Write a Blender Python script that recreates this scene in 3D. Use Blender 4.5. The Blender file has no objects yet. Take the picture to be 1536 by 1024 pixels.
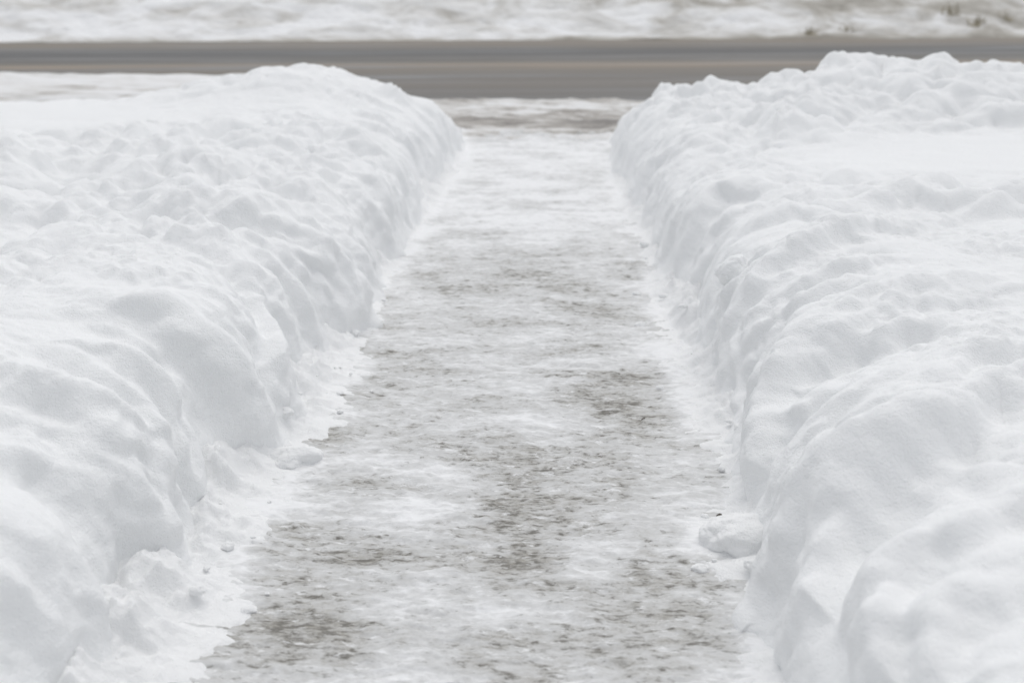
import math
import numpy as np

# ------------------------------------------------------------------ noise
def _hash(ix, iy, iz, seed):
    h = (ix.astype(np.int64) * 374761393 + iy.astype(np.int64) * 668265263
         + iz.astype(np.int64) * 2147483647 + seed * 1274126177) & 0xFFFFFFFF
    h = ((h ^ (h >> 13)) * 1274126177) & 0xFFFFFFFF
    h = ((h ^ (h >> 16)) * 2246822519) & 0xFFFFFFFF
    return (h ^ (h >> 15)) & 0xFFFFFFFF

_G = np.array([[1,1,0],[-1,1,0],[1,-1,0],[-1,-1,0],[1,0,1],[-1,0,1],[1,0,-1],[-1,0,-1],
               [0,1,1],[0,-1,1],[0,1,-1],[0,-1,-1],[1,1,0],[-1,1,0],[0,-1,1],[0,-1,-1]], float)

def perlin(x, y, z, seed=0):
    x, y, z = np.broadcast_arrays(np.asarray(x, float), np.asarray(y, float), np.asarray(z, float))
    x0, y0, z0 = np.floor(x), np.floor(y), np.floor(z)
    fx, fy, fz = x - x0, y - y0, z - z0
    u, v, w = [t * t * t * (t * (t * 6 - 15) + 10) for t in (fx, fy, fz)]
    out = 0.0
    for dx in (0, 1):
        for dy in (0, 1):
            for dz in (0, 1):
                g = _G[_hash(x0 + dx, y0 + dy, z0 + dz, seed) & 15]
                d = g[..., 0] * (fx - dx) + g[..., 1] * (fy - dy) + g[..., 2] * (fz - dz)
                out = out + d * (u if dx else 1 - u) * (v if dy else 1 - v) * (w if dz else 1 - w)
    return out

def fbm(x, y, z, octaves=4, seed=0, gain=0.5, lac=2.03):
    a, f, s = 1.0, 1.0, 0.0
    for k in range(octaves):
        s = s + a * perlin(x * f, y * f, z * f, seed + 17 * k)
        a *= gain; f *= lac
    return s

def sstep(a, b, x):
    t = np.clip((x - a) / (b - a), 0, 1)
    return t * t * (3 - 2 * t)

# ------------------------------------------------------------------ the two banks: foot lines, profile, heights
CAM_H, LENS_PX = 1.5, 1707.0
PITCH, YAW = math.radians(18.74), math.radians(2.57)

FOOT_L = [(-4.0, -1.0), (1.2, -1.0), (2.099, -1.004), (2.338, -1.065), (2.463, -1.015), (2.742, -0.997), (3.075, -1.03), (3.171, -1.006), (3.226, -0.89), (3.732, -0.947), (4.006, -0.938), (4.401, -0.934), (4.493, -0.825), (5.087, -0.879), (5.542, -0.925), (5.774, -0.848), (6.303, -0.876), (7.566, -0.916), (8.137, -0.847), (9.237, -0.838), (10.149, -0.93), (10.8, -1.05)]
FOOT_R = [(-4.0, 0.47), (1.2, 0.47), (2.132, 0.481), (2.684, 0.561), (2.851, 0.575), (3.102, 0.571), (3.342, 0.572), (3.854, 0.606), (4.075, 0.601), (4.741, 0.59), (5.242, 0.553), (5.606, 0.505), (6.365, 0.501), (7.051, 0.487), (7.628, 0.455), (8.192, 0.374), (9.293, 0.419), (10.211, 0.468), (10.8, 0.55)]

PROFILE = np.array([(0.0,-0.10),(0.0,0.0),(0.006,0.12),(0.014,0.25),(0.04,0.43),(0.09,0.62),(0.18,0.79),(0.32,0.93),(0.50,1.0)])

def _smooth_profile(n=400):
    p = PROFILE
    seg = np.hypot(np.diff(p[:, 0]), np.diff(p[:, 1]) * 0.52)
    t = np.concatenate([[0], np.cumsum(seg)])
    tt = np.linspace(0, t[-1], n)
    o = np.interp(tt, t, p[:, 0]); z = np.interp(tt, t, p[:, 1])
    k = np.hanning(61); k /= k.sum()
    op = np.convolve(np.pad(o, 30, mode='reflect', reflect_type='odd'), k, 'valid')
    zp = np.convolve(np.pad(z, 30, mode='reflect', reflect_type='odd'), k, 'valid')
    return tt, op, zp
PT, PO, PZ = _smooth_profile()
UW = PT[-1]                      # arc length of the wall and its rounded rim

def foot(side, Y):
    pts = np.array(FOOT_L if side < 0 else FOOT_R)
    ys = np.linspace(-4, 12, 801)
    xs = np.interp(ys, pts[:, 0], pts[:, 1])
    k = np.hanning(11); k /= k.sum()
    xs = np.convolve(np.pad(xs, 5, mode='edge'), k, 'valid')
    return np.interp(Y, ys, xs)

def gauss(X, Y, cx, cy, rx, ry):
    return np.exp(-(((X - cx) / rx) ** 2 + ((Y - cy) / ry) ** 2))

def top_height(side, X, Y):
    a = np.abs(X)
    H = 0.50 + 0.03 * perlin(X / 1.7, Y / 1.7, 3.3, 5)
    if side < 0:
        H = H + 0.18 * gauss(X, Y, -1.86, 8.25, 0.60, 0.75) + 0.09 * gauss(X, Y, -2.45, 8.3, 0.55, 0.6)
        H = H + 0.045 * sstep(-2.6, -3.6, X) * sstep(6.5, 8.2, Y)
    else:
        ridge = 0.27 * np.exp(-((Y - 7.95) / 0.8) ** 2)
        H = H + ridge * (0.35 * sstep(0.7, 1.2, X) + 0.65 * sstep(1.2, 1.9, X) + 0.06 * sstep(2.2, 2.7, X) - 0.34 * sstep(2.9, 3.5, X))
    return H

def end_factor(side, X, Y):
    if side < 0:
        ye = 10.25 - 0.55 * sstep(-1.2, -2.0, X) - 0.45 * sstep(-2.3, -3.2, X)
    else:
        ye = 10.25 - 0.4 * sstep(0.9, 1.7, X) - 0.2 * sstep(2, 3, X)
    ye = ye + 0.25 * perlin(X / 0.6, 2.2, side * 3.1, 9)
    t = np.clip((ye - Y) / 1.7, 0, 1)
    return np.sin(t * math.pi / 2) ** 0.8, np.clip((Y + 3.5) / 0.8, 0, 1)

def bank_base(side, Y, U):
    """Y along the path, U arc length from the wall foot up and outward."""
    o = np.where(U < UW, np.interp(U, PT, PO), PO[-1] + (U - UW))
    zf = np.interp(U, PT, PZ)
    X = foot(side, Y) + side * o
    e1, e2 = end_factor(side, X, Y)
    z = zf * top_height(side, X, Y) * e1 * e2
    z = np.where(zf < 0, zf * 0.5, z)
    far = sstep(5.2, 6.4, o)                 # outer edge sinks to the ground well outside the picture
    z = z * (1 - far) - 0.05 * far - 0.05 * (1 - e1 * e2) ** 8
    return X, Y + 0 * X, z

# ------------------------------------------------------------------ camera maths used to place traced features
def cam_axes():
    cy, sy, cp, sp = math.cos(YAW), math.sin(YAW), math.cos(PITCH), math.sin(PITCH)
    right = np.array([cy, sy, 0]); fwd = np.array([-sy * cp, cy * cp, -sp]); up = np.cross(right, fwd)
    return right, up, fwd

def project(X, Y, Z):
    r, u, f = cam_axes()
    P = np.stack([X, Y, Z - CAM_H], -1)
    d = P @ f
    return 768 + LENS_PX * (P @ r) / d, 512 - LENS_PX * (P @ u) / d, d
import bpy
import random
random.seed(4)
C = bpy.context.scene.collection
scene = bpy.context.scene

# ------------------------------------------------------------------ materials
def new_mat(name):
    m = bpy.data.materials.new(name); m.use_nodes = True
    nt = m.node_tree
    return m, nt, nt.nodes['Principled BSDF']

def N(nt, kind, **kw):
    n = nt.nodes.new(kind)
    for k, v in kw.items():
        if k.startswith('i_'):
            key = k[2:]
            n.inputs[int(key) if key.isdigit() else key.replace('_', ' ')].default_value = v
        else:
            setattr(n, k, v)
    return n

def noise(nt, co, scale, detail=4, rough=0.55, dist=0.0):
    n = N(nt, 'ShaderNodeTexNoise', i_Scale=scale, i_Detail=detail, i_Roughness=rough, i_Distortion=dist)
    nt.links.new(co, n.inputs['Vector'])
    return n.outputs['Fac']

def coords(nt, scale=(1, 1, 1)):
    tc = N(nt, 'ShaderNodeTexCoord')
    mp = N(nt, 'ShaderNodeMapping'); mp.inputs['Scale'].default_value = scale
    nt.links.new(tc.outputs['Object'], mp.inputs['Vector'])
    return mp.outputs['Vector']

def math_node(nt, op, a, b=None, clamp=False):
    n = N(nt, 'ShaderNodeMath', operation=op, use_clamp=clamp)
    for i, v in enumerate((a, b)):
        if v is None: continue
        if isinstance(v, (int, float)): n.inputs[i].default_value = v
        else: nt.links.new(v, n.inputs[i])
    return n.outputs[0]

def ramp(nt, fac, stops):
    r = N(nt, 'ShaderNodeValToRGB')
    el = r.color_ramp.elements
    while len(el) < len(stops): el.new(0.5)
    for e, (p, c) in zip(el, stops):
        e.position = p; e.color = (c[0], c[1], c[2], 1) if not isinstance(c, (int, float)) else (c, c, c, 1)
    nt.links.new(fac, r.inputs['Fac'])
    return r.outputs['Color']

def mix(nt, fac, a, b):
    n = N(nt, 'ShaderNodeMix', data_type='RGBA')
    for key, v in ((0, fac), (6, a), (7, b)):
        if isinstance(v, (int, float)): n.inputs[key].default_value = v
        elif isinstance(v, tuple): n.inputs[key].default_value = (*v, 1)
        else: nt.links.new(v, n.inputs[key])
    return n.outputs[2]

def bump(nt, bsdf, h, strength, distance):
    b = N(nt, 'ShaderNodeBump'); b.inputs['Strength'].default_value = strength; b.inputs['Distance'].default_value = distance
    nt.links.new(h, b.inputs['Height']); nt.links.new(b.outputs['Normal'], bsdf.inputs['Normal'])

def snow_material(name, tint, sss=0.035):
    m, nt, b = new_mat(name)
    co = coords(nt)
    c = mix(nt, noise(nt, co, 2.3, 3), tuple(t * 0.985 for t in tint), tint)
    nt.links.new(c, b.inputs['Base Color'])
    b.inputs['Roughness'].default_value = 0.95
    b.inputs['Specular IOR Level'].default_value = 0.08
    if sss:
        b.inputs['Subsurface Weight'].default_value = 1.0
        b.inputs['Subsurface Radius'].default_value = (1.0, 1.05, 1.15)
        b.inputs['Subsurface Scale'].default_value = sss
    h = math_node(nt, 'ADD', noise(nt, co, 220, 3, 0.6), math_node(nt, 'MULTIPLY', noise(nt, co, 55, 4, 0.65), 2.4))
    bump(nt, b, h, 0.6, 0.005)
    return m

M_SNOW = snow_material('fresh_snow', (0.947, 0.955, 0.957), 0)
M_LOOSE = snow_material('loose_snow', (0.925, 0.93, 0.93), 0)

def path_material():
    m, nt, b = new_mat('icy_walkway')
    co = coords(nt)
    at = N(nt, 'ShaderNodeAttribute', attribute_name='bare')
    bare = at.outputs['Fac']
    cs = coords(nt, (0.42, 1.0, 1.0))
    fine = noise(nt, cs, 42, 6, 0.70, 0.3)
    mid = noise(nt, cs, 10, 5, 0.62, 0.5)
    # how bare the surface is: 0 packed snow, 1 naked concrete
    v = math_node(nt, 'ADD', bare, math_node(nt, 'MULTIPLY', math_node(nt, 'SUBTRACT', fine, 0.5), 1.25))
    v = math_node(nt, 'ADD', v, math_node(nt, 'MULTIPLY', math_node(nt, 'SUBTRACT', mid, 0.5), 0.85))
    grit = noise(nt, co, 160, 3, 0.7)
    dash = noise(nt, coords(nt, (0.30, 1.0, 1.0)), 75, 4, 0.72, 0.4)
    conc = mix(nt, ramp(nt, grit, [(0.30, 0.0), (0.70, 1.0)]), (0.265, 0.25, 0.218), (0.445, 0.43, 0.392))
    ice = mix(nt, fine, (0.54, 0.54, 0.53), (0.70, 0.705, 0.705))
    c1 = mix(nt, ramp(nt, v, [(0.16, 0.0), (0.48, 1.0)]), (0.86, 0.865, 0.87), ice)
    c2 = mix(nt, ramp(nt, v, [(0.50, 0.0), (0.95, 1.0)]), c1, conc)
    # naked dark dashes where the crust is open, white crumbs left on the worn patches
    dv = math_node(nt, 'ADD', dash, math_node(nt, 'MULTIPLY', math_node(nt, 'SUBTRACT', v, 0.62), 0.42))
    c2 = mix(nt, ramp(nt, dv, [(0.53, 0.0), (0.68, 1.0)]), c2, (0.185, 0.177, 0.158))
    wv = math_node(nt, 'SUBTRACT', noise(nt, coords(nt, (0.35, 1.0, 1.0)), 50, 5, 0.7, 0.2), math_node(nt, 'MULTIPLY', v, 0.04))
    c2 = mix(nt, ramp(nt, wv, [(0.55, 0.0), (0.64, 0.85)]), c2, (0.84, 0.845, 0.85))
    nt.links.new(c2, b.inputs['Base Color'])
    nt.links.new(ramp(nt, v, [(0.3, 0.75), (0.55, 0.42), (0.8, 0.6)]), b.inputs['Roughness'])
    b.inputs['Specular IOR Level'].default_value = 0.35
    h = math_node(nt, 'SUBTRACT', math_node(nt, 'MULTIPLY', fine, 0.6), math_node(nt, 'MULTIPLY', v, 0.8))
    h = math_node(nt, 'ADD', h, math_node(nt, 'MULTIPLY', grit, 0.18))
    bump(nt, b, h, 0.5, 0.008)
    return m
M_PATH = path_material()

def slush_material():
    m, nt, b = new_mat('dirty_slush')
    co = coords(nt, (0.45, 1.6, 1))
    f = noise(nt, co, 2.6, 6, 0.62, 0.5)
    at = N(nt, 'ShaderNodeAttribute', attribute_name='bare')
    v = math_node(nt, 'ADD', f, at.outputs['Fac'])
    c = ramp(nt, v, [(0.40, (0.80, 0.80, 0.80)), (0.52, (0.66, 0.65, 0.63)), (0.64, (0.40, 0.375, 0.345)), (0.78, (0.24, 0.225, 0.21))])
    nt.links.new(c, b.inputs['Base Color'])
    b.inputs['Roughness'].default_value = 0.7
    bump(nt, b, noise(nt, co, 14, 5, 0.6), 0.5, 0.03)
    return m
M_SLUSH = slush_material()

def road_material():
    m, nt, b = new_mat('salted_asphalt')
    tc = N(nt, 'ShaderNodeTexCoord')
    sx = N(nt, 'ShaderNodeSeparateXYZ'); nt.links.new(tc.outputs['Object'], sx.inputs[0])
    y = math_node(nt, 'DIVIDE', sx.outputs['Y'], 9.8)          # 0 near kerb, 1 far kerb
    co = coords(nt, (0.075, 1.1, 1))
    streak = noise(nt, co, 2.0, 7, 0.66, 0.35)
    yy = math_node(nt, 'ADD', y, math_node(nt, 'MULTIPLY', math_node(nt, 'SUBTRACT', streak, 0.5), 0.10))
    base = ramp(nt, yy, [(0.0, (0.21, 0.205, 0.20)), (0.07, (0.165, 0.156, 0.147)), (0.13, (0.162, 0.148, 0.133)), (0.34, (0.185, 0.166, 0.142)),
                         (0.385, (0.21, 0.184, 0.152)), (0.415, (0.40, 0.325, 0.25)), (0.445, (0.21, 0.184, 0.152)), (0.50, (0.138, 0.13, 0.118)),
                         (0.58, (0.102, 0.101, 0.099)), (0.72, (0.105, 0.103, 0.10)), (0.80, (0.20, 0.176, 0.145)), (0.95, (0.235, 0.205, 0.163)), (1.0, (0.34, 0.30, 0.24))])
    k = ramp(nt, streak, [(0.30, 0.25), (0.70, 1.15)])
    mul = N(nt, 'ShaderNodeMix', data_type='RGBA', blend_type='MULTIPLY'); mul.inputs[0].default_value = 1
    nt.links.new(base, mul.inputs[6]); nt.links.new(k, mul.inputs[7])
    # broad wet and salted bands left by tyres
    band = noise(nt, coords(nt, (0.018, 0.8, 1)), 1.1, 4, 0.6, 0.2)
    g = noise(nt, coords(nt), 60, 3, 0.6)
    mul2 = N(nt, 'ShaderNodeMix', data_type='RGBA', blend_type='MULTIPLY'); mul2.inputs[0].default_value = 1
    nt.links.new(mul.outputs[2], mul2.inputs[6]); nt.links.new(ramp(nt, band, [(0.32, (0.70, 0.69, 0.68)), (0.52, (1.04, 1.0, 0.94)), (0.72, (1.42, 1.30, 1.14))]), mul2.inputs[7])
    c = mix(nt, 0.10, mul2.outputs[2], ramp(nt, g, [(0.3, 0.05), (0.7, 0.35)]))
    nt.links.new(c, b.inputs['Base Color'])
    nt.links.new(ramp(nt, streak, [(0.35, 0.35), (0.6, 0.75)]), b.inputs['Roughness'])
    bump(nt, b, g, 0.4, 0.006)
    return m
M_ROAD = road_material()

def far_snow_material():
    m, nt, b = new_mat('dirty_roadside_snow')
    co = coords(nt, (0.6, 1.0, 1.4))
    f = noise(nt, co, 1.3, 6, 0.6, 0.8)
    at = N(nt, 'ShaderNodeAttribute', attribute_name='dirt')
    v = math_node(nt, 'ADD', f, at.outputs['Fac'])
    c = ramp(nt, v, [(0.44, (0.86, 0.865, 0.87)), (0.58, (0.70, 0.695, 0.68)), (0.74, (0.46, 0.44, 0.40)), (0.92, (0.27, 0.25, 0.215))])
    nt.links.new(c, b.inputs['Base Color'])
    b.inputs['Roughness'].default_value = 0.8
    bump(nt, b, noise(nt, coords(nt), 7, 5, 0.6), 0.4, 0.03)
    return m
M_FAR = far_snow_material()

def plain(name, col, rough=0.8, var=0.35, scale=30):
    m, nt, b = new_mat(name)
    n = noise(nt, coords(nt), scale, 3)
    nt.links.new(mix(nt, n, tuple(c * (1 - var) for c in col), tuple(min(1, c * (1 + var)) for c in col)), b.inputs['Base Color'])
    b.inputs['Roughness'].default_value = rough
    return m
M_GRASS = plain('dry_grass', (0.40, 0.36, 0.27), 0.85, 0.45, 8)
M_SCRAP = plain('dead_leaf', (0.085, 0.07, 0.055), 0.8, 0.4, 90)

# ------------------------------------------------------------------ mesh helpers
def grid_mesh(name, X, Y, Z, mat, attrs=None, flip=False):
    n, k = X.shape
    me = bpy.data.meshes.new(name)
    co = np.stack([X, Y, Z], -1).reshape(-1, 3).astype(np.float32)
    idx = np.arange(n * k).reshape(n, k)
    q = np.stack([idx[:-1, :-1], idx[1:, :-1], idx[1:, 1:], idx[:-1, 1:]], -1).reshape(-1, 4)
    if flip: q = q[:, ::-1]
    me.vertices.add(len(co)); me.vertices.foreach_set('co', co.ravel())
    me.loops.add(q.size); me.loops.foreach_set('vertex_index', q.ravel().astype(np.int32))
    me.polygons.add(len(q))
    me.polygons.foreach_set('loop_start', (np.arange(len(q)) * 4).astype(np.int32))
    me.polygons.foreach_set('loop_total', np.full(len(q), 4, np.int32))
    me.polygons.foreach_set('use_smooth', np.ones(len(q), bool))
    for an, av in (attrs or {}).items():
        a = me.attributes.new(an, 'FLOAT', 'POINT'); a.data.foreach_set('value', av.ravel().astype(np.float32))
    me.update(calc_edges=True); me.validate()
    me.materials.append(mat)
    o = bpy.data.objects.new(name, me); C.objects.link(o)
    return o

def tag(o, label=None, cat=None, group=None, kind=None):
    if label: o['label'] = label
    if cat: o['category'] = cat
    if group: o['group'] = group
    if kind: o['kind'] = kind
    return o

def normals(X, Y, Z):
    a = np.stack([np.gradient(X, axis=0), np.gradient(Y, axis=0), np.gradient(Z, axis=0)], -1)
    b = np.stack([np.gradient(X, axis=1), np.gradient(Y, axis=1), np.gradient(Z, axis=1)], -1)
    n = np.cross(a, b)
    n /= np.linalg.norm(n, axis=-1, keepdims=True) + 1e-12
    return n

# ------------------------------------------------------------------ the two snow banks
RISERS = {
 -1: [
  (0.05, 0.05, 0.25, [(7.11, 0.768), (7.4, 0.48), (7.534, 0.288), (7.504, 0.156)]),
  (0.05, 0.05, 0.25, [(5.821, 0.792), (5.833, 0.516), (5.821, 0.408), (5.786, 0.324)]),
  (0.04, 0.04, 0.2, [(5.246, 0.864), (5.152, 0.684), (5.081, 0.456)]),
  (0.08, 0.05, 0.22, [(4.086, 0.768), (3.957, 0.6), (3.779, 0.456), (3.588, 0.36), (3.461, 0.3)]),
  (0.07, 0.05, 0.2, [(4.278, 0.6), (4.338, 0.444), (4.33, 0.324), (4.347, 0.144)]),
  (0.04, 0.03, 0.12, [(3.91, 0.42), (3.848, 0.3), (3.817, 0.204)]),
  (0.07, 0.05, 0.22, [(3.201, 0.66), (3.176, 0.528), (3.176, 0.42), (3.157, 0.288), (3.15, 0.18), (3.113, 0.108)]),
  (0.07, 0.05, 0.2, [(2.868, 0.492), (2.908, 0.408), (2.925, 0.324), (2.891, 0.264), (2.845, 0.168)]),
  (0.07, 0.05, 0.2, [(2.766, 0.6), (2.728, 0.468), (2.679, 0.396), (2.6, 0.312)]),
  (0.08, 0.06, 0.25, [(2.311, 0.552), (2.343, 0.468), (2.329, 0.348), (2.292, 0.252), (2.274, 0.132)]),
  (0.07, 0.05, 0.2, [(2.062, 0.48), (2.053, 0.384), (2.025, 0.3), (1.977, 0.228)]),
  (0.07, 0.05, 0.2, [(1.922, 0.396), (1.922, 0.324), (1.899, 0.216)]),
  (0.05, 0.05, 0.2, [(4.737, 1.38), (4.597, 1.2), (4.286, 0.888), (4.16, 0.792)]),
  (0.06, 0.06, 0.25, [(4.47, 1.848), (4.444, 1.644), (4.304, 1.344), (4.269, 1.2)]),
  (0.05, 0.05, 0.2, [(2.518, 0.72), (2.569, 0.612), (2.533, 0.504)]),
 ],
 1: [
  (0.07, 0.06, 0.25, [(5.183, 0.696), (5.363, 0.564), (5.278, 0.396), (5.204, 0.24)]),
  (0.05, 0.05, 0.2, [(4.524, 0.792), (4.625, 0.708), (4.606, 0.588)]),
  (0.06, 0.05, 0.22, [(4.286, 1.02), (4.135, 0.828), (4.053, 0.696), (3.997, 0.552), (3.918, 0.444)]),
  (0.05, 0.05, 0.2, [(3.809, 0.42), (3.848, 0.312), (3.689, 0.204), (3.524, 0.144)]),
  (0.1, 0.06, 0.28, [(3.214, 0.78), (3.201, 0.636), (3.22, 0.504), (3.144, 0.396), (3.033, 0.3), (2.943, 0.204)]),
  (0.04, 0.03, 0.12, [(2.979, 0.396), (3.003, 0.312), (2.914, 0.24)]),
  (0.12, 0.07, 0.32, [(2.574, 0.864), (2.444, 0.78), (2.376, 0.66), (2.297, 0.552), (2.233, 0.432), (2.141, 0.36), (2.041, 0.312)]),
  (0.08, 0.06, 0.25, [(2.045, 0.768), (1.993, 0.684), (1.969, 0.588), (1.895, 0.504), (1.799, 0.444), (1.715, 0.408)]),
  (0.07, 0.06, 0.25, [(1.757, 0.672), (1.743, 0.564), (1.658, 0.492)]),
  (0.05, 0.05, 0.2, [(2.839, 0.948), (2.761, 0.852), (2.658, 0.78)]),
  (0.05, 0.05, 0.2, [(4.718, 1.356), (4.862, 1.272), (4.728, 1.116)]),
  (0.04, 0.05, 0.2, [(4.542, 1.512), (4.57, 1.416), (4.488, 1.284)]),
  (0.03, 0.03, 0.1, [(2.955, 0.336), (2.961, 0.24), (2.845, 0.144)]),
  (0.04, 0.04, 0.15, [(6.913, 1.2), (6.498, 1.008), (6.095, 0.792), (5.833, 0.576)]),
 ]}


# round lumps grown out of a bank: (X, Y, radius, height)
LUMPS = {
 -1: [(-1.23, 8.35, 0.10, 0.085), (-1.34, 8.5, 0.16, 0.05), (-1.72, 8.6, 0.22, 0.05), (-1.95, 8.55, 0.16, 0.05), (-1.02, 8.7, 0.15, 0.05),
      (-4.25, 8.6, 0.2, 0.07), (-3.75, 8.6, 0.3, 0.05), (-3.35, 8.6, 0.25, 0.05), (-2.95, 8.4, 0.25, 0.05),
      (-2.42, 4.33, 0.12, 0.06), (-2.18, 4.40, 0.06, 0.04), (-1.55, 4.22, 0.07, 0.05), (-2.7, 5.4, 0.2, 0.06), (-2.2, 5.9, 0.22, 0.06), (-1.9, 5.3, 0.16, 0.05)],
  1: [(0.70, 4.36, 0.12, 0.03), (2.57, 8.15, 0.11, 0.13), (1.74, 4.68, 0.09, 0.055), (1.17, 2.70, 0.06, 0.045), (1.88, 8.15, 0.13, 0.09), (2.12, 8.15, 0.16, 0.08),
      (2.35, 8.2, 0.13, 0.05), (2.95, 8.1, 0.26, 0.05), (1.10, 8.3, 0.13, 0.07), (1.45, 8.2, 0.16, 0.05), (1.30, 8.3, 0.10, 0.05), (1.62, 8.2, 0.10, 0.05),
      (0.78, 8.6, 0.14, 0.05), (0.95, 8.4, 0.12, 0.04), (1.45, 6.75, 0.22, 0.07), (1.30, 7.0, 0.20, 0.05), (2.0, 4.9, 0.16, 0.05), (1.65, 5.0, 0.10, 0.05)]}

def smooth_zone(side, X, Y):
    """1 where the snow lies untouched and smooth."""
    if side < 0:
        return gauss(X, Y, -3.4, 7.5, 1.5, 0.75)
    return np.clip(gauss(X, Y, 1.75, 5.9, 0.75, 0.75) + gauss(X, Y, 2.6, 6.2, 0.8, 0.45), 0, 1)

def riser_field(Y, U, ys, us, amp, hw, dec, wob, seed):
    """an edge running outward across the bank: low on its near side, high on its far side."""
    o = np.argsort(us); us = np.asarray(us)[o]; ys = np.asarray(ys)[o]
    w = Y - np.interp(U, us, ys) + wob * perlin(U / 0.11, Y / 0.16, 0.5, seed)
    fade = np.exp(-(np.clip(us[0] - U, 0, None) / 0.07) ** 2 - (np.clip(U - us[-1], 0, None) / 0.12) ** 2)
    d = np.where(w < 0, dec * 0.75, dec)
    return amp * np.tanh(w / hw) * np.exp(-np.abs(w) / d) * fade

def bank(side):
    ya = np.linspace(-3.4, 1.0, 90)[:-1]
    yb = np.exp(np.arange(0.0, math.log(10.7), 0.0024))
    Ys = np.concatenate([ya, yb])
    ua = np.arange(0, 1.0, 0.0065)
    ub = [1.0]
    while ub[-1] < 7.2: ub.append(ub[-1] + min(0.0065 + 0.011 * (ub[-1] - 1.0) ** 0.8, 0.06))
    Us = np.concatenate([ua, np.array(ub)])
    Y, U = np.meshgrid(Ys, Us, indexing='ij')
    X, Yb, Z = bank_base(side, Y, U)
    # the foot flares out into the spilled snow, more in some places than in others
    flare = sstep(-0.35, 0.25, perlin(Yb / 0.22, 0.3, side * 2.0, 77) + 0.4 * perlin(Yb / 0.07, 0.3, side * 2.0, 78))
    X = X - side * 0.045 * np.exp(-np.clip(Z, 0, None) / 0.06) * (0.35 + 0.65 * flare)
    X = X + 0.018 * perlin(Yb / 0.13, 0.7, 3.1, 58 + side) * sstep(0.5, 0.1, U)
    n = normals(X, Yb, Z)
    if n[len(Ys) // 2, -40, 2] < 0: n = -n
    sm = smooth_zone(side, X, Yb)
    rough = 1 - 0.93 * np.clip(sm, 0, 1)
    wall = sstep(UW * 0.95, UW * 0.45, U)
    sd = 100 + side
    near0 = sstep(0.0, 0.20, U)                         # keeps the foot line near where it was traced
    far = sstep(5.2, 6.2, U)
    d = 0.05 * fbm(X / 0.8, Yb / 0.8, Z / 0.8, 3, sd) * rough
    # puffy lumps
    lumpy = sstep(-0.25, 0.35, perlin(X / 1.1, Yb / 1.1, 7.7, sd + 3)) * 0.75 + 0.25
    if side < 0:
        lumpy = np.clip(lumpy + 0.8 * gauss(X, Yb, -2.4, 5.2, 1.5, 1.0) + 0.8 * gauss(X, Yb, -1.6, 6.3, 0.8, 1.0), 0, 1.25)
    else:
        lumpy = np.clip(lumpy + 0.8 * sstep(6.6, 7.2, Yb), 0, 1.3)
    wx = X + 0.05 * perlin(X / 0.2, Yb / 0.2, Z / 0.2, sd + 5); wy = Yb + 0.05 * perlin(X / 0.2, Yb / 0.2, Z / 0.2 + 9, sd + 6)
    def puff(s, seed):
        v = np.abs(perlin(wx / s, wy / s, Z / s, seed)) + 0.5 * np.abs(perlin(wx / s * 2.1, wy / s * 2.1, Z / s * 2.1, seed + 1))
        return np.sqrt(v + 0.015)
    d += rough * lumpy * (1 - 0.75 * wall) * (0.076 * (puff(0.30, sd + 7) - 0.5)) + 0.100 * rough * lumpy * (1 - wall) * 1.5 * sstep(3.0, 4.6, Yb) * (puff(0.48, sd + 9) - 0.5)
    d += rough * lumpy * (1 - 0.85 * wall) * (1 - 0.55 * sstep(3.0, 5.0, Yb)) * (0.032 * (puff(0.13, sd + 11) - 0.5))
    d += rough * 0.005 * fbm(wx / 0.09, wy / 0.09, Z / 0.09, 3, sd + 21)
    # shovel cut: soft vertical flutes down the wall
    d += wall * near0 * (0.026 * perlin(Yb / 0.10 + 0.6 * Z, Z / 0.55, 1.5, sd + 31) + 0.008 * perlin(Yb / 0.035, Z / 0.35, 4.5, sd + 33))
    d *= 1 - 0.35 * sstep(4.0, 2.4, Yb)
    # traced edges
    e = np.zeros_like(d)
    for i, (a, hw, dec, pts) in enumerate(RISERS[side]):
        e += riser_field(Y, U, [p[0] for p in pts], [p[1] for p in pts], 0.98 * a, 1.0 * hw, 0.72 * dec, 0.05, sd + 40 + i)
    e *= (1 - 0.50 * sstep(0.50, 0.15, U)) * (1 - 0.9 * sstep(0.20, 0.02, U)) * (0.92 + 0.08 * sstep(2.6, 4.2, Yb))
    # many smaller edges of the same kind
    rnd = random.Random(11 + side)
    for i in range(330):
        y0 = math.exp(rnd.uniform(math.log(0.9), math.log(9.6))); u0 = rnd.uniform(0.05, 1.0) if rnd.random() < 0.45 else rnd.uniform(0.6, 4.8)
        ln = rnd.uniform(0.05, 0.30); sl = rnd.uniform(-0.5, 0.6) * ln
        a = rnd.uniform(0.006, 0.024); hw = rnd.uniform(0.025, 0.055); dec = rnd.uniform(0.07, 0.2)
        if i >= 230:                                     # narrow folds on the cut wall
            y0 = math.exp(rnd.uniform(math.log(1.5), math.log(9.6))); u0 = rnd.uniform(0.12, 0.5); ln = rnd.uniform(0.08, 0.25); sl = rnd.uniform(0.0, 0.3) * ln
            a = rnd.uniform(0.008, 0.020); hw = rnd.uniform(0.014, 0.03); dec = rnd.uniform(0.05, 0.10)
        elif i % 4 == 0:                                   # long folds running from the wall out over the rim
            u0 = rnd.uniform(0.2, 0.6); ln = rnd.uniform(0.25, 0.5); sl = rnd.uniform(0.0, 0.25) * ln
            a = rnd.uniform(0.010, 0.030); hw = rnd.uniform(0.03, 0.06); dec = rnd.uniform(0.08, 0.16)
        r0, r1 = np.searchsorted(Ys, [y0 - 1.0, y0 + 1.0]); c0, c1 = np.searchsorted(Us, [u0 - ln - 0.4, u0 + ln + 0.5])
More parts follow.
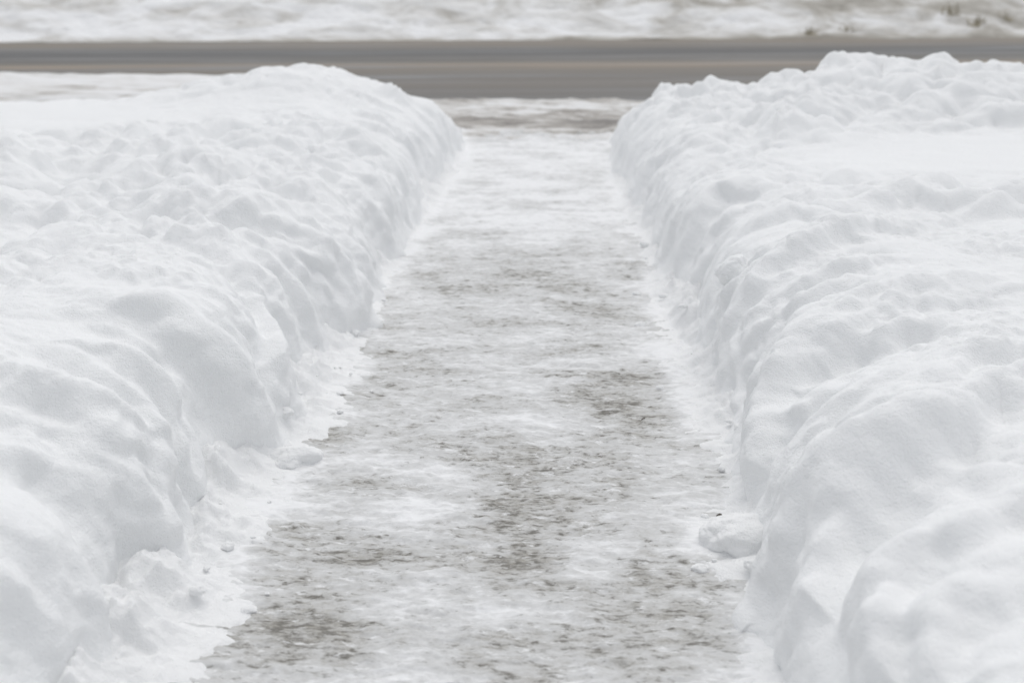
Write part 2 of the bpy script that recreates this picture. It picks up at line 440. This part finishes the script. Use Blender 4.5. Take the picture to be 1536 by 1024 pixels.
        if r1 - r0 < 2 or c1 - c0 < 2: continue
        S = np.s_[r0:r1, c0:c1]
        bow = rnd.uniform(-0.06, 0.10)
        a *= 0.45 + 0.85 * abs(math.sin(1.9 * y0 + 0.8 * side) * math.cos(0.83 * y0))
        e[S] += riser_field(Y[S], U[S], [y0 - sl, y0 + bow, y0 + sl], [u0 - ln, u0, u0 + ln], a, hw, dec, 0.07, sd + 200 + i) * rough[S]
    e *= sstep(10.4, 9.6, Yb)
    d = d * (0.25 + 0.75 * sstep(0.0, 0.25, U)) + e
    # crumbs of thrown snow, a few centimetres each, in patches
    crumb = sstep(-0.15, 0.30, fbm(X / 0.55, Yb / 0.55, Z / 0.55, 2, sd + 63)) * rough
    cx, cy, cz = [q + 0.02 * perlin(X / 0.05, Yb / 0.05, Z / 0.05 + 7 * k, sd + 64 + k) for k, q in enumerate((X, Yb, Z))]
    d += (0.6 + 0.4 * sstep(2.4, 4.2, Yb)) * (0.25 + 0.75 * crumb) * rough * (1 - 0.55 * wall) * (0.016 * sstep(-0.05, 0.5, perlin(cx / 0.075, cy / 0.075, cz / 0.075, sd + 68)) + 0.010 * sstep(0.0, 0.5, perlin(cx / 0.042, cy / 0.042, cz / 0.042, sd + 69)))
    for (lx, ly, r, h) in LUMPS[side]:
        q = np.hypot(X - lx, Yb - ly) / r
        d += h * np.exp(-q ** 3.0) * n[..., 2].clip(0, 1)
    d += 0.0012 * fbm(X / 0.03, Yb / 0.03, Z / 0.03, 2, sd + 61)
    d *= (1 - far)
    P = np.stack([X, Yb, Z], -1) + n * d[..., None]
    return grid_mesh('snow_bank', P[..., 0], P[..., 1], P[..., 2], M_SNOW, flip=side > 0)

BANK_L = tag(bank(-1), 'long shovelled white snow bank left of the icy walkway, ending in one rounded mound', 'snow bank', 'snow banks along the walkway')
BANK_R = tag(bank(1), 'long shovelled white snow bank right of the icy walkway, with a jagged lumpy crest', 'snow bank', 'snow banks along the walkway')

# ------------------------------------------------------------------ walkway
# patches worn down to the concrete: (X, Y, rx, ry, strength)
BARE = [(-0.701, 2.736, 0.127, 0.104, 0.42),
 (-0.7, 2.503, 0.101, 0.064, 0.38),
 (-0.763, 4.366, 0.109, 0.151, 0.4),
 (-0.685, 3.809, 0.096, 0.132, 0.22),
 (0.254, 3.851, 0.144, 0.266, 0.4),
 (0.283, 3.545, 0.112, 0.172, 0.35),
 (0.005, 3.169, 0.224, 0.214, 0.36),
 (-0.111, 2.983, 0.097, 0.107, 0.36),
 (-0.127, 5.012, 0.52, 0.375, 0.22),
 (-0.253, 5.801, 0.595, 0.35, 0.24),
 (0.09, 5.244, 0.286, 0.466, 0.12),
 (-0.02, 2.168, 0.193, 0.1, 0.3),
 (0.273, 2.313, 0.171, 0.111, 0.34),
 (-0.163, 2.566, 0.102, 0.093, 0.36),
 (-0.079, 2.62, 0.069, 0.086, 0.3),
 (0.275, 2.521, 0.117, 0.128, 0.32),
 (-0.506, 2.661, 0.106, 0.078, 0.3),
 (-0.652, 2.178, 0.105, 0.115, 0.38),
 (-0.478, 2.307, 0.094, 0.084, 0.3),
 (-0.32, 3.636, 0.322, 0.181, 0.2),
 (-0.462, 3.295, 0.191, 0.112, 0.12),
 (0.211, 3.226, 0.124, 0.122, 0.25),
 (-0.249, 2.776, 0.219, 0.095, 0.1),
 (-0.854, 5.571, 0.203, 0.195, 0.25),
 (-0.837, 8.137, 0.12, 0.21, 0.4),
 (0.399, 5.627, 0.136, 0.197, 0.2),
 (0.387, 7.625, 0.135, 0.185, 0.2),
 (0.066, 6.601, 0.236, 0.141, 0.15),
 (-0.664, 3.474, 0.133, 0.067, 0.25),
 (-0.753, 3.361, 0.065, 0.042, 0.3),
 (0.292, 2.725, 0.107, 0.146, 0.15),
 (0.144, 3.781, 0.142, 0.129, 0.2),
 (-0.558, 3.097, 0.101, 0.046, 0.25),
 (0.4, 2.225, 0.045, 0.047, 0.35),
 (-0.555, 4.023, 0.202, 0.181, 0.1),
 (-0.207, 4.15, 0.388, 0.168, 0.12),
 (-0.172, 6.68, 0.598, 0.731, -0.14),
 (-0.353, 4.032, 0.151, 0.109, -0.1),
 (-0.043, 3.589, 0.136, 0.147, -0.22),
 (-0.377, 2.929, 0.172, 0.091, -0.15),
 (0.113, 2.682, 0.106, 0.064, -0.2),
 (0.075, 2.512, 0.084, 0.08, -0.22),
 (-0.517, 2.841, 0.149, 0.063, -0.14),
 (-0.389, 2.459, 0.149, 0.078, -0.15),
 (-0.294, 2.22, 0.121, 0.065, -0.15),
 (-0.112, 4.481, 0.166, 0.07, -0.15),
 (0.367, 3.138, 0.101, 0.28, -0.2),
 (-0.229, 8.786, 0.618, 1.231, -0.15),
 (-0.377, 3.105, 0.181, 0.092, -0.15)]

SPILL = {-1: [(-4.0, -0.78), (1.5, -0.78), (2.411, -0.777), (2.64, -0.813), (3.017, -0.813), (3.386, -0.78), (3.691, -0.743), (3.943, -0.749), (4.365, -0.795), (5.034, -0.833), (5.572, -0.82), (6.475, -0.789), (7.691, -0.747), (9.075, -0.77), (10.152, -0.859), (10.8, -0.9)],
 1: [(-4.0, 0.42), (1.5, 0.42), (2.189, 0.44), (2.467, 0.466), (2.693, 0.378), (2.924, 0.426), (3.145, 0.518), (3.553, 0.45), (4.067, 0.417), (4.548, 0.403), (5.259, 0.424), (5.902, 0.434), (6.89, 0.375), (7.984, 0.333), (10.209, 0.414), (10.8, 0.5)]}


def path_height(X, Y):
    return 0.010 * fbm(X / 0.35, Y / 0.35, 0.2, 2, 70) + 0.0045 * perlin(X / 0.06, Y / 0.06, 1.2, 72)

def bare_value(X, Y):
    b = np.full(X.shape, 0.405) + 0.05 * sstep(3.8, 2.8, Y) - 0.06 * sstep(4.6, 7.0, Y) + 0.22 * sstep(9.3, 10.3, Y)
    b += 0.22 * fbm(X / 0.45, Y / 0.22, 2.2, 4, 75)
    for (cx, cy, rx, ry, s) in BARE:
        s = 0.75 * s if s < 0 else s
        b += s * np.exp(-(((X - cx) / (1.3 * rx)) ** 2 + ((Y - cy) / (1.35 * ry)) ** 2)) * (0.50 if s > 0 else 0.8)
    for sd in (-1, 1):                                    # powder dusted over the crust beside the spilled snow
        edge = np.interp(Y, [p[0] for p in SPILL[sd]], [p[1] for p in SPILL[sd]])
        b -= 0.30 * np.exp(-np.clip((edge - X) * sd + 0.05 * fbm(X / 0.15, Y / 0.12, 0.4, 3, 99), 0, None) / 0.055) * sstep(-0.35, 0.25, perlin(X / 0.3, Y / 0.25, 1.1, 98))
    return b

def walkway():
    Ys = np.concatenate([np.linspace(-4, 1.4, 60)[:-1], np.exp(np.arange(math.log(1.4), math.log(10.5), 0.0021))])
    Xs = np.linspace(-1.35, 0.9, 620)
    Y, X = np.meshgrid(Ys, Xs, indexing='ij')
    b = bare_value(X, Y)
    f = fbm(X / 0.11, Y / 0.045, 0.7, 4, 80, 0.6)
    v = b + 0.55 * f
    z = path_height(X, Y) - 0.009 * sstep(0.1, 0.8, v) + 0.0030 * fbm(X / 0.036, Y / 0.016, 0.1, 2, 85)
    z = z + 0.012 - 0.06 * sstep(10.05, 10.45, Y + 0.42 * fbm(X / 0.22, Y / 0.2, 3.3, 3, 87)) + 0.02 * fbm(X / 0.12, Y / 0.12, 3.3, 2, 88) * sstep(9.4, 10.0, Y)
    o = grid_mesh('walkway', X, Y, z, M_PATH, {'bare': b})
    return tag(o, kind='structure')
WALK = walkway()

# ------------------------------------------------------------------ loose snow spilled along the feet of the banks

def spill(side):
    pts = np.array(SPILL[side])
    Ys = np.concatenate([np.linspace(-4, 1.4, 60)[:-1], np.exp(np.arange(math.log(1.4), math.log(10.3), 0.0024))])
    T = np.linspace(0, 1, 150)
    Y, t = np.meshgrid(Ys, T, indexing='ij')
    xf = foot(side, Y) + side * 0.09
    xe = np.interp(Y, pts[:, 0], pts[:, 1]) - side * 0.09
    X = xf + (xe - xf) * t
    wdt = np.abs(xe - xf)
    edge = np.interp(Y, pts[:, 0], pts[:, 1])
    dist = (X - edge) * side                              # > 0 inside the spill
    dist = dist + 0.055 * fbm(X / 0.16, Y / 0.10, 0.3, 3, 130 + side) + 0.012 * perlin(X / 0.03, Y / 0.03, 0.6, 140 + side)
    prof = 1.1 * sstep(-0.01, 0.22, dist)
    ax, ay = X + 0.03 * perlin(X / 0.08, Y / 0.08, 0.1, 146), Y + 0.03 * perlin(X / 0.08, Y / 0.08, 5.1, 147)
    pf = sstep(-0.25, 0.45, perlin(ax / 0.13, ay / 0.13, 0.4, 150 + side)) - 0.35
    pf2 = sstep(-0.1, 0.5, perlin(ax / 0.055, ay / 0.055, 0.4, 155 + side)) - 0.2
    talus = np.exp(-(np.abs(X - foot(side, Y)) / 0.075) ** 1.5)
    h = prof * (0.034 + 0.034 * talus + 0.030 * perlin(X / 0.4, Y / 0.3, 0.9, 160 + side) + 0.064 * pf + 0.016 * pf2 + 0.010 * sstep(0.0, 0.45, perlin(ax / 0.030, ay / 0.030, 0.7, 157)) + 0.006 * fbm(X / 0.022, Y / 0.022, 0, 3, 158))
    z = path_height(X, Y) + 0.012 + np.where(dist > 0, h - 0.003, -0.003 - 0.35 * np.clip(-dist, 0, 0.2))
    z -= 0.08 * sstep(9.9, 10.3, Y)
    o = grid_mesh('loose_snow', X, Y, z, M_LOOSE, flip=side < 0)
    tag(o, 'crumbly loose snow spilled along the foot of the %s bank' % ('left' if side < 0 else 'right'), 'loose snow', kind='stuff')
    return o
SPILLED_L, SPILLED_R = spill(-1), spill(1)

# ------------------------------------------------------------------ beyond: slushy verge, road, far bank, ground
def verge():
    Ys = np.linspace(9.6, 13.1, 330); Xs = np.concatenate([np.linspace(-14, -1.8, 160)[:-1], np.linspace(-1.8, 2.0, 300), np.linspace(2, 14, 160)[1:]])
    Y, X = np.meshgrid(Ys, Xs, indexing='ij')
    near = sstep(11.3, 10.2, Y)
    z = -0.02 + 0.035 * fbm(X / 0.5, Y / 0.4, 0.1, 4, 90, 0.6) + 0.02 * near
    z = z - 0.05 * sstep(12.75, 13.05, Y + 0.45 * fbm(X / 0.8, Y / 0.3, 0, 4, 91)) - 0.08 * sstep(9.9, 9.6, Y)
    bare = 0.06 + 0.15 * np.exp(-((Y - 10.9 - 0.15 * perlin(X / 0.5, 0, 0, 92)) / 0.40) ** 2) - 0.05 * sstep(10.5, 10.15, Y) - 0.06 * np.exp(-((Y - 12.4) / 0.35) ** 2) + 0.10 * sstep(12.65, 12.95, Y)
    bare += 0.08 * fbm(X / 0.35, Y / 0.35, 4, 3, 93)
    tag(grid_mesh('roadside_verge', X, Y, z, M_SLUSH, {'bare': bare}), kind='structure')
verge()

def shoulder():
    # low pale snow lying on the near edge of the road left of the walkway
    Ys = np.linspace(12.2, 15.9, 150); Xs = np.linspace(-16, -2.4, 320)
    Y, X = np.meshgrid(Ys, Xs, indexing='ij')
    e = np.minimum((15.25 - Y) / 0.5, np.minimum((Y - 12.3) / 0.4, (-2.6 - X) / 0.6)) + 0.35 * fbm(X / 1.2, Y / 0.3, 0, 3, 96)
    z = -0.05 + 0.09 * sstep(0, 1, e) + 0.03 * fbm(X / 0.7, Y / 0.3, 1, 3, 97) * sstep(0, 0.6, e)
    tag(grid_mesh('road_shoulder', X, Y, z, M_SLUSH, {'bare': -0.10 + 0.12 * np.exp(-((Y - 13.2) / 0.35) ** 2) + 0.05 * np.exp(-((Y - 15.0) / 0.2) ** 2)}), kind='structure')
shoulder()

ROAD_ROT = math.radians(6.2)
def road():
    Ys = np.linspace(-0.4, 9.9, 60); Xs = np.linspace(-70, 70, 240)
    Y, X = np.meshgrid(Ys, Xs, indexing='ij')
    z = 0.04 * np.sin(np.clip(Y, 0, 9.8) / 9.8 * math.pi)
    o = grid_mesh('road', X, Y, z, M_ROAD)
    o.location = (-1.0, 12.85, -0.05); o.rotation_euler = (0, 0, ROAD_ROT)
    tag(o, kind='structure')
road()

def far_bank():
    Ys = np.concatenate([np.linspace(0, 4.5, 230), np.linspace(4.5, 12, 80)[1:]]); Xs = np.concatenate([np.linspace(-45, -13, 120)[:-1], np.linspace(-13, 13, 800), np.linspace(13, 45, 120)[1:]])
    Y, X = np.meshgrid(Ys, Xs, indexing='ij')
    yy = Y + 0.18 * fbm(X / 1.5, Y / 1.0, 0, 3, 110)
    z = 0.95 * sstep(-0.3, 3.2, yy) + 0.25 * sstep(3, 9, Y) - 0.05
    z = np.where(Y > 10, z * (1 - sstep(10, 12, Y)) - 0.08 * sstep(10, 12, Y), z)
    amp = sstep(0, 0.5, Y) * (1 - sstep(9, 12, Y))
    pf = np.sqrt(np.abs(perlin(X / 1.3, Y / 1.0, 0.4, 112)) + 0.01) + 0.5 * np.sqrt(np.abs(perlin(X / 0.5, Y / 0.45, 0.4, 113)) + 0.01)
    z = z + amp * (0.05 * (pf - 0.6) + 0.08 * fbm(X / 0.9, Y / 0.7, 0, 4, 114))
    dirt = 0.22 * sstep(0.45, 0.0, Y) + 0.17 * sstep(-3, 8, X) - 0.03 + 0.07 * np.exp(-((Y - 1.9) / 0.5) ** 2)
    o = grid_mesh('snow_bank', X, Y, z, M_FAR, {'dirt': dirt})
    o.location = (-1.0 - math.sin(ROAD_ROT) * 9.55, 12.85 + 9.55 * math.cos(ROAD_ROT), -0.02); o.rotation_euler = (0, 0, ROAD_ROT)
    tag(o, 'low dirty snow bank with brown streaks along the far side of the road', 'snow bank')
    return o
FAR = far_bank()

def ground():
    Ys = np.concatenate([-np.geomspace(3000, 5, 24), np.geomspace(5, 3000, 24)]); X, Y = np.meshgrid(Ys, Ys, indexing='xy')
    tag(grid_mesh('ground', X.T, Y.T, np.full(X.shape, -0.11), M_FAR, {'dirt': np.full(X.shape, -0.1)}, flip=True), kind='structure')
ground()

# ------------------------------------------------------------------ separate clods of snow, dry grass, dead leaf scraps
def verts_of(o):
    a = np.empty(len(o.data.vertices) * 3, np.float32); o.data.vertices.foreach_get('co', a)
    a = a.reshape(-1, 3).astype(float); c, s = math.cos(o.rotation_euler.z), math.sin(o.rotation_euler.z)
    return np.stack([a[:, 0] * c - a[:, 1] * s + o.location.x, a[:, 0] * s + a[:, 1] * c + o.location.y, a[:, 2] + o.location.z], -1)
SURF = {'left bank': verts_of(BANK_L), 'right bank': verts_of(BANK_R), 'path': np.concatenate([verts_of(WALK), verts_of(SPILLED_L), verts_of(SPILLED_R)]), 'far': verts_of(FAR)}

def rest_height(where, x, y, r):
    v = SURF[where]; m = np.hypot(v[:, 0] - x, v[:, 1] - y) < r
    return float(np.max(v[m, 2])) if m.any() else 0.0

import bmesh
def clod(where, x, y, size, label, seed, point=0.0, sink=0.45):
    bm = bmesh.new(); bmesh.ops.create_icosphere(bm, subdivisions=6 if size[0] > 0.04 else 4, radius=1)
    P = np.array([v.co[:] for v in bm.verts])
    d = 1 + 0.30 * fbm(P[:, 0] * 0.9, P[:, 1] * 0.9, P[:, 2] * 0.9, 2, seed) + 0.10 * fbm(P[:, 0] * 1.8, P[:, 1] * 1.8, P[:, 2] * 1.8, 4, seed + 5, 0.45)
    d += point * np.clip(P[:, 2], 0, 1) ** 4
    Q = P * d[:, None] * np.array(size)
    for v, q in zip(bm.verts, Q): v.co = q
    me = bpy.data.meshes.new('snow_clod'); bm.to_mesh(me); bm.free()
    me.polygons.foreach_set('use_smooth', [True] * len(me.polygons)); me.materials.append(M_SNOW if where != 'path' else M_LOOSE)
    o = bpy.data.objects.new('snow_clod', me); C.objects.link(o)
    o.location = (x, y, rest_height(where, x, y, 0.03) + size[2] * (1 - 2 * sink) * 0.9)
    tag(o, label, 'snow clod', 'clods of snow fallen on the banks and the walkway')
clod('path', 0.478, 2.734, (0.1, 0.085, 0.062), 'large round snow clod on the walkway against the foot of the right bank', 300, 0.0, 0.55)
clod('right bank', 0.640, 4.147, (0.065, 0.06, 0.06), 'round snow ball perched on the rim of the right bank, beside the walkway', 307, 0.0, 0.50)
clod('path', -0.824, 3.209, (0.085, 0.065, 0.05), 'snow clod in the loose snow at the foot of the left bank', 314, 0.0, 0.60)
rc = random.Random(21)
for i in range(44):                                       # crumbs strewn along both feet
    sd_, word = ((-1, 'left'), (1, 'right'))[i % 2]
    yy = math.exp(rc.uniform(math.log(2.2), math.log(6.5))); ed = float(np.interp(yy, [p[0] for p in SPILL[sd_]], [p[1] for p in SPILL[sd_]]))
    sz = 0.005 + 0.019 * rc.random() ** 2.2
    clod('path', ed + sd_ * rc.uniform(-0.07, 0.13), yy, (sz * rc.uniform(0.9, 1.5), sz, sz * 0.75), 'small snow crumb lying along the foot of the %s bank' % word, 900 + i, 0.0, 0.68)

def grass(x, y, n, h, label, seed):
    rr = random.Random(seed); bm = bmesh.new()
    bmesh.ops.create_icosphere(bm, subdivisions=3, radius=1)
    for v in bm.verts: v.co = (v.co.x * 0.20 * rr.uniform(0.8, 1.2), v.co.y * 0.10, v.co.z * 0.035 * rr.uniform(0.6, 1.4) + 0.04)
    for k in range(n):
        a = rr.uniform(0, 6.28); lean = rr.uniform(0.1, 0.75); L = h * rr.uniform(0.55, 1.0); w = rr.uniform(0.008, 0.014)
        ox, oy = max(-0.2, min(0.2, rr.gauss(0, 0.09))), max(-0.08, min(0.08, rr.gauss(0, 0.04))); ca, sa = math.cos(a), math.sin(a); prev = None
        for j in range(5):
            t = j / 4; q = lean * L * t ** 1.8; zz = L * t * (1 - 0.3 * lean * t); ww = w * (1 - 0.85 * t)
            c = [bm.verts.new((ox + ca * q + sa * ww * e, oy + sa * q - ca * ww * e, zz + dz)) for e, dz in ((1, 0), (-1, 0), (0, ww * 0.8))]
            if prev:
                for i in range(3): bm.faces.new((prev[i], prev[(i + 1) % 3], c[(i + 1) % 3], c[i]))
            prev = c
    me = bpy.data.meshes.new('grass_tuft'); bm.to_mesh(me); bm.free(); me.materials.append(M_GRASS)
    o = bpy.data.objects.new('grass_tuft', me); C.objects.link(o)
    o.location = (x, y, rest_height('far', x, y, 0.2) - 0.16)
    tag(o, label, 'dry grass', 'dry grass tufts poking out of the far bank')
grass(4.865, 23.524, 30, 0.30, 'low dry grass tuft leftmost at the foot of the far snow bank', 1217)
grass(5.666, 23.674, 34, 0.32, 'dense dry grass tuft at the foot of the far bank above the jagged crest', 1276)
grass(7.894, 24.695, 40, 0.36, 'largest dry grass tuft high on the far bank above the pointed chunk', 1425)
grass(8.361, 24.389, 30, 0.34, 'second dry grass tuft just right of the largest one on the far bank', 1466)
grass(9.072, 24.699, 26, 0.32, 'dry grass tuft on the far bank at the right edge of the photo', 1512)

def scrap(x, y, L, label, seed):
    rr = random.Random(seed); bm = bmesh.new(); rings = []
    for j in range(7):
        t = j / 6; w = L * 0.28 * math.sin(math.pi * (0.12 + 0.8 * t)) * rr.uniform(0.7, 1.2)
        z = 0.35 * L * math.sin(2.2 * t) + rr.uniform(-0.04, 0.04) * L; y0 = rr.uniform(-0.06, 0.06) * L
        rings.append([bm.verts.new(((t - 0.5) * L, y0 + w * c, z + L * dz)) for c, dz in ((-1, 0.10), (0, 0.03), (1, 0.16), (0, -0.05))])
    for a, b in zip(rings, rings[1:]):
        for i in range(4): bm.faces.new((a[i], a[(i + 1) % 4], b[(i + 1) % 4], b[i]))
    bm.faces.new(rings[0][::-1]); bm.faces.new(rings[-1])
    me = bpy.data.meshes.new('leaf_scrap'); bm.to_mesh(me); bm.free(); me.materials.append(M_SCRAP)
    o = bpy.data.objects.new('leaf_scrap', me); C.objects.link(o)
    o.location = (x, y, rest_height('path', x, y, 0.012) + 0.05 * L); o.rotation_euler = (0.2, -0.1, rr.uniform(-0.6, 0.9))
    tag(o, label, 'leaf scrap', 'dead leaf scraps frozen on the walkway')
scrap(0.453, 2.894, 0.016, 'dark dead leaf scrap beside the large snow clod on the walkway', 1079)
scrap(0.285, 3.585, 0.014, 'dark dead leaf scrap on the bare patch right of the middle of the walkway', 965)


# ------------------------------------------------------------------ light, sky, camera
SUN_EL, SUN_AZ = math.radians(72), math.radians(12)      # azimuth from +Y towards +X
w = bpy.data.worlds.new('World'); scene.world = w; w.use_nodes = True
nt = w.node_tree
sky = nt.nodes.new('ShaderNodeTexSky'); sky.sky_type = 'NISHITA'; sky.sun_disc = False
sky.sun_elevation = SUN_EL; sky.sun_rotation = SUN_AZ
sky.air_density = 1.0; sky.dust_density = 1.6; sky.ozone_density = 1.0
hs = nt.nodes.new('ShaderNodeHueSaturation'); hs.inputs['Saturation'].default_value = 0.16
nt.links.new(sky.outputs[0], hs.inputs['Color'])
bg = nt.nodes['Background']; bg.inputs['Strength'].default_value = 0.15
nt.links.new(hs.outputs[0], bg.inputs['Color'])

sl = bpy.data.lights.new('sun', 'SUN'); sl.energy = 0.75; sl.angle = math.radians(70); sl.color = (1.0, 0.975, 0.94)
so = bpy.data.objects.new('sun', sl); C.objects.link(so)
so.rotation_euler = (math.pi / 2 - SUN_EL, 0, math.pi - SUN_AZ)
so.location = (0, 0, 20)

cam = bpy.data.cameras.new('camera'); co = bpy.data.objects.new('camera', cam); C.objects.link(co)
cam.sensor_width = 36; cam.lens = 36 * LENS_PX / 1536; cam.clip_start = 0.05; cam.clip_end = 6000
co.location = (0, 0, CAM_H); co.rotation_euler = (math.pi / 2 - PITCH, 0, YAW)
cam.dof.use_dof = True; cam.dof.focus_distance = 3.5; cam.dof.aperture_fstop = 2.4
scene.camera = co

scene.view_settings.view_transform = 'Standard'; scene.view_settings.look = 'None'
scene.view_settings.exposure = 0.06; scene.view_settings.gamma = 1.0
scene.cycles.use_denoising = True
scene.cycles.max_bounces = 16; scene.cycles.diffuse_bounces = 10
